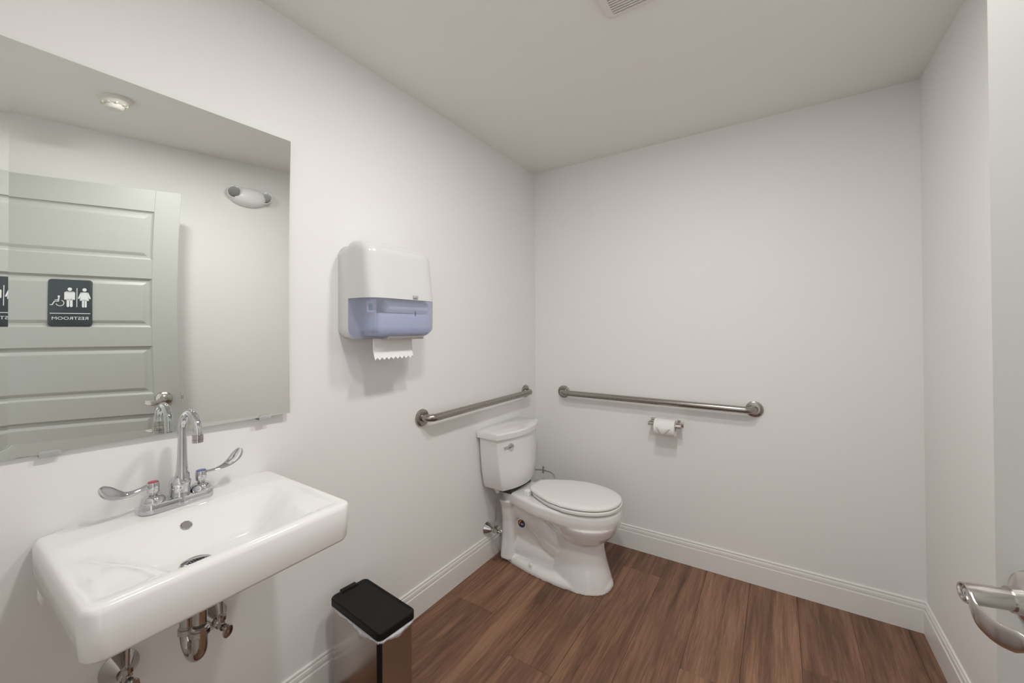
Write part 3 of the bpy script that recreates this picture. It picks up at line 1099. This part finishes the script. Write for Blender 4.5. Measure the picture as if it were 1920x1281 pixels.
# flush lever
FLV = Vector((0.1610, TC - 0.126, 0.662))
fn = Vector((1.0, -0.42, 0)).normalized()
bm = bmesh.new()
lathe(bm, [(0.0160, -0.004), (0.0165, 0.012), (0.0150, 0.0175), (0.007, 0.019)], FLV, fn, 24)
fl_ = obj('flush_lever', bm, CHROME, toilet, label='chrome flush lever')
bm = bmesh.new()
side = fn.cross(Z).normalized()
if side.y > 0:
    side = -side
tube(bm, [FLV + fn * 0.010, FLV + fn * 0.011 + side * 0.020 - Z * 0.002, FLV + fn * 0.010 + side * 0.044 - Z * 0.005], [0.006, 0.0052, 0.0058], 12)
obj('lever_arm', bm, CHROME, fl_)
# seat and lid
def seat_loop(xb, xf, hw, z, back=0.62, n=48):
    return egg(xb, xf, hw, back, 3.4, n, z, 0.52)


bm = bmesh.new()
rings(bm, [seat_loop(0.262, 0.712, 0.166, 0.4015), seat_loop(0.252, 0.723, 0.177, 0.4045), seat_loop(0.250, 0.726, 0.180, 0.407), seat_loop(0.250, 0.726, 0.180, 0.417), seat_loop(0.254, 0.722, 0.176, 0.4195), seat_loop(0.262, 0.712, 0.166, 0.4200)])
seat = obj('seat', bm, SEATM, toilet)
bm = bmesh.new()
rings(bm, [seat_loop(0.246, 0.709, 0.162, 0.4225), seat_loop(0.236, 0.720, 0.173, 0.4245), seat_loop(0.234, 0.723, 0.176, 0.427), seat_loop(0.234, 0.722, 0.175, 0.434), seat_loop(0.240, 0.712, 0.166, 0.4395), seat_loop(0.262, 0.690, 0.146, 0.4420), seat_loop(0.34, 0.60, 0.07, 0.4435)])
obj('seat_lid', bm, SEATM, toilet, angle=50)
for s in (-1, 1):
    bm = bmesh.new(); box(bm, (0.226, TC + s * 0.075 - 0.022, 0.396), (0.262, TC + s * 0.075 + 0.022, 0.428), 0.006, 3)
    obj('seat_hinge', bm, SEATM, toilet)
bm = bmesh.new()
for yy in (TC - 0.06, TC + 0.06):
    lathe(bm, [(0.018, 0.0), (0.018, 0.03)], (0.105, yy, 0.392), Z, 16)
box(bm, (0.05, TC - 0.11, 0.39), (0.155, TC + 0.11, 0.421), 0.008, 2)
obj('tank_gasket', bm, mat('gasket_dark', (0.05, 0.045, 0.04), 0.7, var=0.1), toilet)
# fill valve nut under the tank
bm = bmesh.new()
lathe(bm, [(0.017, 0.0), (0.018, -0.004), (0.018, -0.014), (0.011, -0.018), (0.011, -0.028)], (0.082, TC - 0.132, 0.424), Z, 10)
obj('fill_nut', bm, OFFW, toilet, angle=25, label='white plastic fill valve nut')

sv = stop_valve('stop_valve', -0.562, 0.178, 'chrome stop valve on the wall beside the toilet', [tuple(p) for p in spline([(0.066, -0.562, 0.205), (0.062, -0.556, 0.24), (0.066, -0.560, 0.31), (0.080, TC - 0.132, 0.372), (0.082, TC - 0.132, 0.397)], 6)], 1.0,
                handle_dir=Vector((1, 0.55, -0.35)), riser=0.0042)
# chrome pipe behind the toilet
pipe = thing('supply_pipe', (0.10, -0.10, 0.365), 'thin curved chrome pipe between toilet tank and back wall', 'pipe')
bm = bmesh.new()
tube(bm, spline([(0.000, -0.100, 0.366), (0.060, -0.098, 0.380), (0.120, -0.098, 0.386), (0.175, -0.104, 0.382), (0.205, -0.120, 0.366), (0.212, -0.128, 0.345)], 6), 0.0045, 12)
obj('tube', bm, CHROME, pipe)
bm = bmesh.new()
lathe(bm, [(0.0075, -0.018), (0.0075, 0.008), (0.0055, 0.010), (0.0055, 0.016), (0.0078, 0.017), (0.0078, 0.024)], (0.110, -0.098, 0.386), Z, 14)
obj('vent_cap', bm, CHROME, pipe)
bm = bmesh.new()
lathe(bm, [(0.022, 0.0), (0.021, 0.004), (0.008, 0.008)], (0.0, -0.100, 0.366), X, 20)
obj('wall_flange', bm, CHROME, pipe)

# ------------------------------------------------------------------ waste bin
BC = Vector((0.200, -1.487, 0))
BR = math.radians(-4.5)
bin_ = thing('waste_bin', BC, 'slim stainless steel waste bin with black lid beside the sink', 'bin')
BM = Matrix.Translation(BC) @ Matrix.Rotation(BR, 4, 'Z')
BD, BWd, BH = 0.292, 0.141, 0.320


def bloop(ins, z, r=0.018, n=6, wob=None):
    return [BM @ Vector((u, v, z)) for u, v in rrect(BD - 2 * ins, BWd - 2 * ins, r, n)]


bm = bmesh.new()
rings(bm, [bloop(0.004, 0.018), bloop(0.004, BH)])
obj('body', bm, BRUSH, bin_, angle=50)
bm = bmesh.new()
rings(bm, [bloop(0.003, 0.0), bloop(0.001, 0.003), bloop(0.001, 0.020), bloop(0.004, 0.022)])
obj('base_rim', bm, BLACK, bin_)
bm = bmesh.new()
rings(bm, [bloop(0.002, BH - 0.006), bloop(0.001, BH - 0.004), bloop(0.001, BH + 0.002), bloop(0.004, BH + 0.004)])
obj('top_rim', bm, BRUSH, bin_)
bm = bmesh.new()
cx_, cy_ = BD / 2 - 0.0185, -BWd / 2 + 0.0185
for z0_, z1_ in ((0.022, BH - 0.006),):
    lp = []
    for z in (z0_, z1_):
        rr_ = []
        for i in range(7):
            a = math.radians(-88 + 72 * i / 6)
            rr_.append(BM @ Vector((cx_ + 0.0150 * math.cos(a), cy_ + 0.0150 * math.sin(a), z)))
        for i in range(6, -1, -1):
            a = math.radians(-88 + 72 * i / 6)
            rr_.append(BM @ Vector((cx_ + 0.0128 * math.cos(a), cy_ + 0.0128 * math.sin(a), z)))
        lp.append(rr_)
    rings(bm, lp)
obj('corner_reflection', bm, BLACK, bin_, label='dark reflection painted as a strip on the rounded corner')  # black strip painting the dark reflection in the rounded steel corner
# liner
bm = bmesh.new()
rg = random.Random(7)
base_loop = rrect(BD - 0.004, BWd - 0.004, 0.018, 12)
fine = []
for i in range(len(base_loop)):
    a, b = Vector((*base_loop[i], 0)), Vector((*base_loop[(i + 1) % len(base_loop)], 0))
    m_ = max(1, int((b - a).length / 0.008))
    for k_ in range(m_):
        fine.append(a.lerp(b, k_ / m_))
nf = len(fine)
lo = []
wv = 0
for i, p in enumerate(fine):
    c_ = 0.004 + 0.0012 * math.sin(i * 0.9)
    if p.y < -BWd / 2 + 0.012:
        c_ += 0.021 * math.exp(-((p.x - 0.045) / 0.036) ** 2) + 0.006 * math.exp(-((p.x + 0.08) / 0.03) ** 2)
    if p.x > BD / 2 - 0.012:
        c_ += 0.013 * math.exp(-((p.y - 0.005) / 0.032) ** 2)
    lo.append(c_)
lp = []
for f, outw in ((0.0, 0.0012), (0.5, 0.0038), (1.0, 0.0026)):
    ring = []
    for i, p in enumerate(fine):
        d = Vector((p.x / BD, p.y / BWd, 0)).normalized()
        o_ = outw + 0.0015 * math.sin(i * 1.7 + f * 3) * (f > 0)
        ring.append(BM @ Vector((p.x + d.x * o_, p.y + d.y * o_, BH + 0.006 - f * (lo[i] + 0.006))))
    lp.append(ring)
rings(bm, lp, False, False)
ln = obj('liner', bm, BAG, bin_, angle=60, label='white plastic liner folded over the rim')
so = ln.modifiers.new('thickness', 'SOLIDIFY'); so.thickness = 0.0006
# lid
bm = bmesh.new()
rings(bm, [bloop(0.000, BH + 0.005), bloop(-0.0015, BH + 0.007), bloop(-0.0015, BH + 0.028), bloop(0.001, BH + 0.032), bloop(0.0055, BH + 0.032), bloop(0.0085, BH + 0.0295)])
lid = obj('lid', bm, BLACK, bin_, angle=30)
bm = bmesh.new()
box(bm, (-BD / 2 - 0.010, -0.030, BH + 0.006), (-BD / 2 + 0.012, 0.030, BH + 0.034), 0.003, 2, mtx=BM)
obj('lid_hinge', bm, BLACK, lid)

# ------------------------------------------------------------------ restroom sign on the door
S0, S1, SZ0, SZ1 = 0.331, 0.480, 1.334, 1.563
sc_t, sc_z = (S0 + S1) / 2, (SZ0 + SZ1) / 2
SO = dp(sc_t, 0.0031, sc_z)
sign = thing('restroom_sign', SO, 'dark grey restroom sign with white figures mounted on the door', 'sign')
sw, sh = S1 - S0, SZ1 - SZ0
bm = bmesh.new()
rings(bm, [[SO + DT * u + Z * v - DN * t_ for u, v in rrect(sw - 2 * i_, sh - 2 * i_, 0.012, 6)] for i_, t_ in ((0, 0), (0, 0.003), (0.0008, 0.0038))])
obj('plate', bm, SIGN, sign)
SF = SO - DN * 0.0037
HF = sw / 0.149


def pict(name, shapes):
    bm = bmesh.new()
    for s in shapes:
        prism(bm, s, SF, DT, Z, -DN, 0.0013)
    return obj(name, bm, SIGNW, sign, smooth=False)


def capsule(x0, y0, x1, y1, r, n=6):
    a = math.atan2(y1 - y0, x1 - x0)
    out = []
    for i in range(n + 1):
        t = a + math.pi / 2 + math.pi * i / n
        out.append((x0 + r * math.cos(t), y0 + r * math.sin(t)))
    for i in range(n + 1):
        t = a - math.pi / 2 + math.pi * i / n
        out.append((x1 + r * math.cos(t), y1 + r * math.sin(t)))
    return out


# seen facing the door: woman, bar, man, wheelchair from left to right
wx, mx_, ox = -0.047, 0.003, 0.045
pict('woman_figure', [ell(0.0075, 0.0085, 16, wx, 0.066), [(wx - 0.010, 0.053), (wx + 0.010, 0.053), (wx + 0.016, 0.012), (wx - 0.016, 0.012)],
                      capsule(wx - 0.011, 0.050, wx - 0.019, 0.024, 0.0030), capsule(wx + 0.011, 0.050, wx + 0.019, 0.024, 0.0030),
                      capsule(wx - 0.0045, 0.014, wx - 0.0045, -0.018, 0.0036), capsule(wx + 0.0045, 0.014, wx + 0.0045, -0.018, 0.0036)])
pict('divider_bar', [[(-0.0225, -0.020), (-0.0200, -0.020), (-0.0200, 0.074), (-0.0225, 0.074)]])
pict('man_figure', [ell(0.0075, 0.0085, 16, mx_, 0.067), rrect(0.024, 0.044, 0.006, 4, mx_, 0.034),
                    capsule(mx_ - 0.0150, 0.050, mx_ - 0.0150, 0.018, 0.0030), capsule(mx_ + 0.0150, 0.050, mx_ + 0.0150, 0.018, 0.0030),
                    [(mx_ - 0.015, 0.050), (mx_ + 0.015, 0.050), (mx_ + 0.013, 0.056), (mx_ - 0.013, 0.056)],
                    capsule(mx_ - 0.0055, 0.016, mx_ - 0.0055, -0.016, 0.0045), capsule(mx_ + 0.0055, 0.016, mx_ + 0.0055, -0.016, 0.0045)])
bm = bmesh.new()
wo = Vector((ox - 0.010, -0.001, 0))
arcp = [(wo.x + 0.0145 * math.cos(t), wo.y + 0.0155 * math.sin(t)) for t in [math.radians(110 + 235 * i / 18) for i in range(19)]]
arci = [(wo.x + 0.0118 * math.cos(t), wo.y + 0.0128 * math.sin(t)) for t in [math.radians(345 - 235 * i / 18) for i in range(19)]]
for a_, b_, c_, d_ in zip(arcp, arcp[1:], list(reversed(arci)), list(reversed(arci))[1:]):
    prism(bm, [a_, b_, d_, c_], SF, DT, Z, -DN, 0.0013)
for s in (ell(0.0040, 0.0045, 12, ox - 0.006, 0.031), capsule(ox - 0.006, 0.026, ox - 0.0045, 0.008, 0.0024), capsule(ox - 0.0045, 0.007, ox + 0.008, 0.007, 0.0020),
          capsule(ox - 0.004, 0.015, ox + 0.006, 0.014, 0.0014), capsule(ox + 0.008, 0.007, ox + 0.0155, -0.011, 0.0019), capsule(ox + 0.0155, -0.011, ox + 0.022, -0.010, 0.0016)):
    prism(bm, s, SF, DT, Z, -DN, 0.0013)
obj('wheelchair_figure', bm, SIGNW, sign, smooth=False)
pict('rule_line', [[(-0.068, -0.0535), (0.068, -0.0535), (0.068, -0.0505), (-0.068, -0.0505)]])
bm = text_bm('RESTROOM', 0.0215, SF + Z * (-0.0830) - DN * 0.0006, DT, Z, -DN, 0.0013, xscale=1.12)
obj('lettering', bm, SIGNW, sign, smooth=False, label='raised white lettering RESTROOM')
bm = bmesh.new()
br = random.Random(3)
for i in range(9):
    for r_ in range(3):
        for c_ in range(2):
            if br.random() < 0.55:
                lathe(bm, [(0.0008, 0), (0.0005, 0.0006)], SF + DT * (-0.030 + i * 0.0068 + c_ * 0.0025) + Z * (-0.0945 - r_ * 0.0025), -DN, 6)
obj('braille_dots', bm, SIGN, sign, smooth=False)

# ------------------------------------------------------------------ emergency light on the right wall
EY, EZ = -1.125, 2.155
em = thing('emergency_light', (W, EY, EZ), 'white twin-head emergency light high on the right wall', 'light fixture')
bm = bmesh.new()
lp = []
for x_, s_ in ((0.0, 1.0), (0.012, 1.0), (0.030, 0.93), (0.046, 0.78), (0.056, 0.52), (0.060, 0.2)):
    lp.append([(W - x_, EY + 0.118 * s_ * math.copysign(abs(math.cos(t)) ** 0.95, math.cos(t)), EZ - 0.004 + 0.056 * s_ * math.sin(t)) for t in [2 * math.pi * i / 40 for i in range(40)]])
rings(bm, lp)
obj('housing', bm, mat('fixture_white', (0.88, 0.88, 0.89), 0.3, var=0.005), em)
for yy, zz, dr in ((EY - 0.095, EZ + 0.014, Vector((-0.86, -0.30, -0.35))), (EY + 0.098, EZ + 0.010, Vector((-0.80, -0.50, -0.30)))):
    c = Vector((W - 0.040, yy, zz))
    dr.normalize()
    bm = bmesh.new()
    lathe(bm, [(0.016, -0.030), (0.028, -0.022), (0.0375, 0.0), (0.0385, 0.012), (0.0365, 0.0145), (0.035, 0.0125)], c, dr, 32)
    hd = obj('lamp_head', bm, MATS['fixture_white'], em)
    bm = bmesh.new()
    lathe(bm, [(0.0352, 0.0120), (0.030, 0.0138), (0.015, 0.0148), (0.001, 0.0150)], c, dr, 32)
    obj('lamp_lens', bm, LENS, hd, label='faceted clear lamp lens')
bm = bmesh.new()
lathe(bm, [(0.0035, 0.0), (0.003, 0.003)], (W - 0.047, EY + 0.002, EZ - 0.036), -X, 10)
obj('test_button', bm, LOGO, em)

# ------------------------------------------------------------------ smoke detector
SD = Vector((1.388, -1.889, H))
sd = thing('smoke_detector', SD, 'round white smoke detector on the ceiling', 'smoke detector')
bm = bmesh.new()
lathe(bm, [(0.0600, 0.0), (0.0610, 0.004), (0.0590, 0.010), (0.050, 0.013)], SD, -Z, 40)
obj('mounting_base', bm, OFFW, sd)
bm = bmesh.new()
lathe(bm, [(0.0500, 0.010), (0.0490, 0.020), (0.044, 0.028), (0.040, 0.030)], SD, -Z, 40)
obj('body', bm, OFFW, sd)
bm = bmesh.new()
lathe(bm, [(0.0370, 0.028), (0.0360, 0.036), (0.032, 0.044), (0.024, 0.048), (0.019, 0.0485), (0.018, 0.0475), (0.001, 0.0475)], SD, -Z, 40)
obj('sensor_cap', bm, OFFW, sd)
for i in range(10):
    a = 2 * math.pi * i / 10
    bm = bmesh.new()
    mtx = Matrix.Translation(SD) @ Matrix.Rotation(a, 4, 'Z')
    box(bm, (0.037, -0.004, -0.0325), (0.0475, 0.004, -0.0225), 0, 1, mtx=mtx)
    obj('vent_fin', bm, OFFW, sd, smooth=False)

# ------------------------------------------------------------------ exhaust vent
VX0, VX1, VY0, VY1 = 0.903, 1.203, -1.345, -1.073
vc = Vector(((VX0 + VX1) / 2, (VY0 + VY1) / 2, H))
vent = thing('exhaust_vent', vc, 'white slatted exhaust fan grille on the ceiling', 'vent')
vw, vd = VX1 - VX0, VY1 - VY0
bm = bmesh.new()
ow, od = vw - 0.066, vd - 0.046
outer = [[(vc.x + u, vc.y + v, H - z) for u, v in rrect(vw - 2 * i_, vd - 2 * i_, 0.022, 6)] for i_, z in ((-0.006, 0.0), (0.0, 0.010), (0.006, 0.019), (0.014, 0.0215))]
vv = rings(bm, outer, False, False)
inner = [[(vc.x + u, vc.y + v, H - z) for u, v in rrect(ow, od, 0.006, 6)] for z in (0.0225, 0.006)]
vi = rings(bm, inner, False, False)
n_ = len(vv[-1])
for i in range(n_):
    j = (i + 1) % n_
    bm.faces.new((vv[-1][i], vv[-1][j], vi[0][j], vi[0][i]))
obj('frame', bm, mat('vent_plastic', (0.80, 0.77, 0.73), 0.45, var=0.01), vent)
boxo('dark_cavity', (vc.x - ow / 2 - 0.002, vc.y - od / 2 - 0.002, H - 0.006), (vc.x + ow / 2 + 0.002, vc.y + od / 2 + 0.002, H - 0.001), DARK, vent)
VP = MATS['vent_plastic']
pit_ = 0.0104
ns = int(od / pit_)
me0 = None
for i in range(ns):
    if i == 0:
        bm = bmesh.new()
        box(bm, (vc.x - ow / 2, vc.y + od / 2 - pit_ * 0.98, H - 0.0225), (vc.x + ow / 2, vc.y + od / 2 - pit_ * 0.55, H - 0.006), 0.0008, 1)
        s0 = obj('slat', bm, VP, vent, smooth=False)
    else:
        s_ = s0.copy()
        COL.objects.link(s_)
        s_.parent = vent
        s_.location = (0, -i * pit_, 0)
boxo('centre_rib', (vc.x - 0.010, vc.y - od / 2, H - 0.0228), (vc.x + 0.010, vc.y + od / 2, H - 0.010), VP, vent)

# ------------------------------------------------------------------ added ceiling light, out of view, standing in for flash bounced overhead
lamp = thing('added_ceiling_light', LIGHT, 'unseen round downlight added on the ceiling in place of bounced flash', 'light fixture')
bm = bmesh.new()
lps = []
for r, h in ((0.092, 0.0), (0.092, 0.004), (0.078, 0.007), (0.072, 0.004), (0.070, 0.0005)):
    lps.append([LIGHT + Vector((r * math.cos(2 * math.pi * i / 40), r * math.sin(2 * math.pi * i / 40), -h)) for i in range(40)])
rings(bm, lps, False, False)
obj('trim_ring', bm, WHITEP, lamp)
bm = bmesh.new()
lathe(bm, [(0.072, 0.0005), (0.072, 0.002)], LIGHT, -Z, 40)
obj('diffuser', bm, GLOW, lamp)
la = bpy.data.lights.new('downlight', 'AREA')
la.shape = 'DISK'
la.size = 0.12
la.energy = LIGHT_POWER
la.color = (1.0, 0.985, 0.962)
lo_ = bpy.data.objects.new('downlight', la)
lo_.location = LIGHT - Z * 0.010
COL.objects.link(lo_)

# light panel in the middle of the fan grille
bm = bmesh.new()
prism(bm, rrect(0.160, 0.110, 0.02, 6), vc - Z * 0.0235 - Y * 0.025, X, Y, -Z, 0.004)
obj('light_panel', bm, mat('fan_lens', (1, 1, 1), 0.4, emis=(1.0, 0.97, 0.92, 4.0), var=0.001), vent, label='white light panel')
fa = bpy.data.lights.new('fan_light', 'AREA')
fa.shape = 'RECTANGLE'
fa.size, fa.size_y = 0.16, 0.11
fa.energy = FAN_POWER
fa.color = (1.0, 0.985, 0.962)
fo_ = bpy.data.objects.new('fan_light', fa)
fo_.location = vc - Z * 0.030 - Y * 0.025
COL.objects.link(fo_)
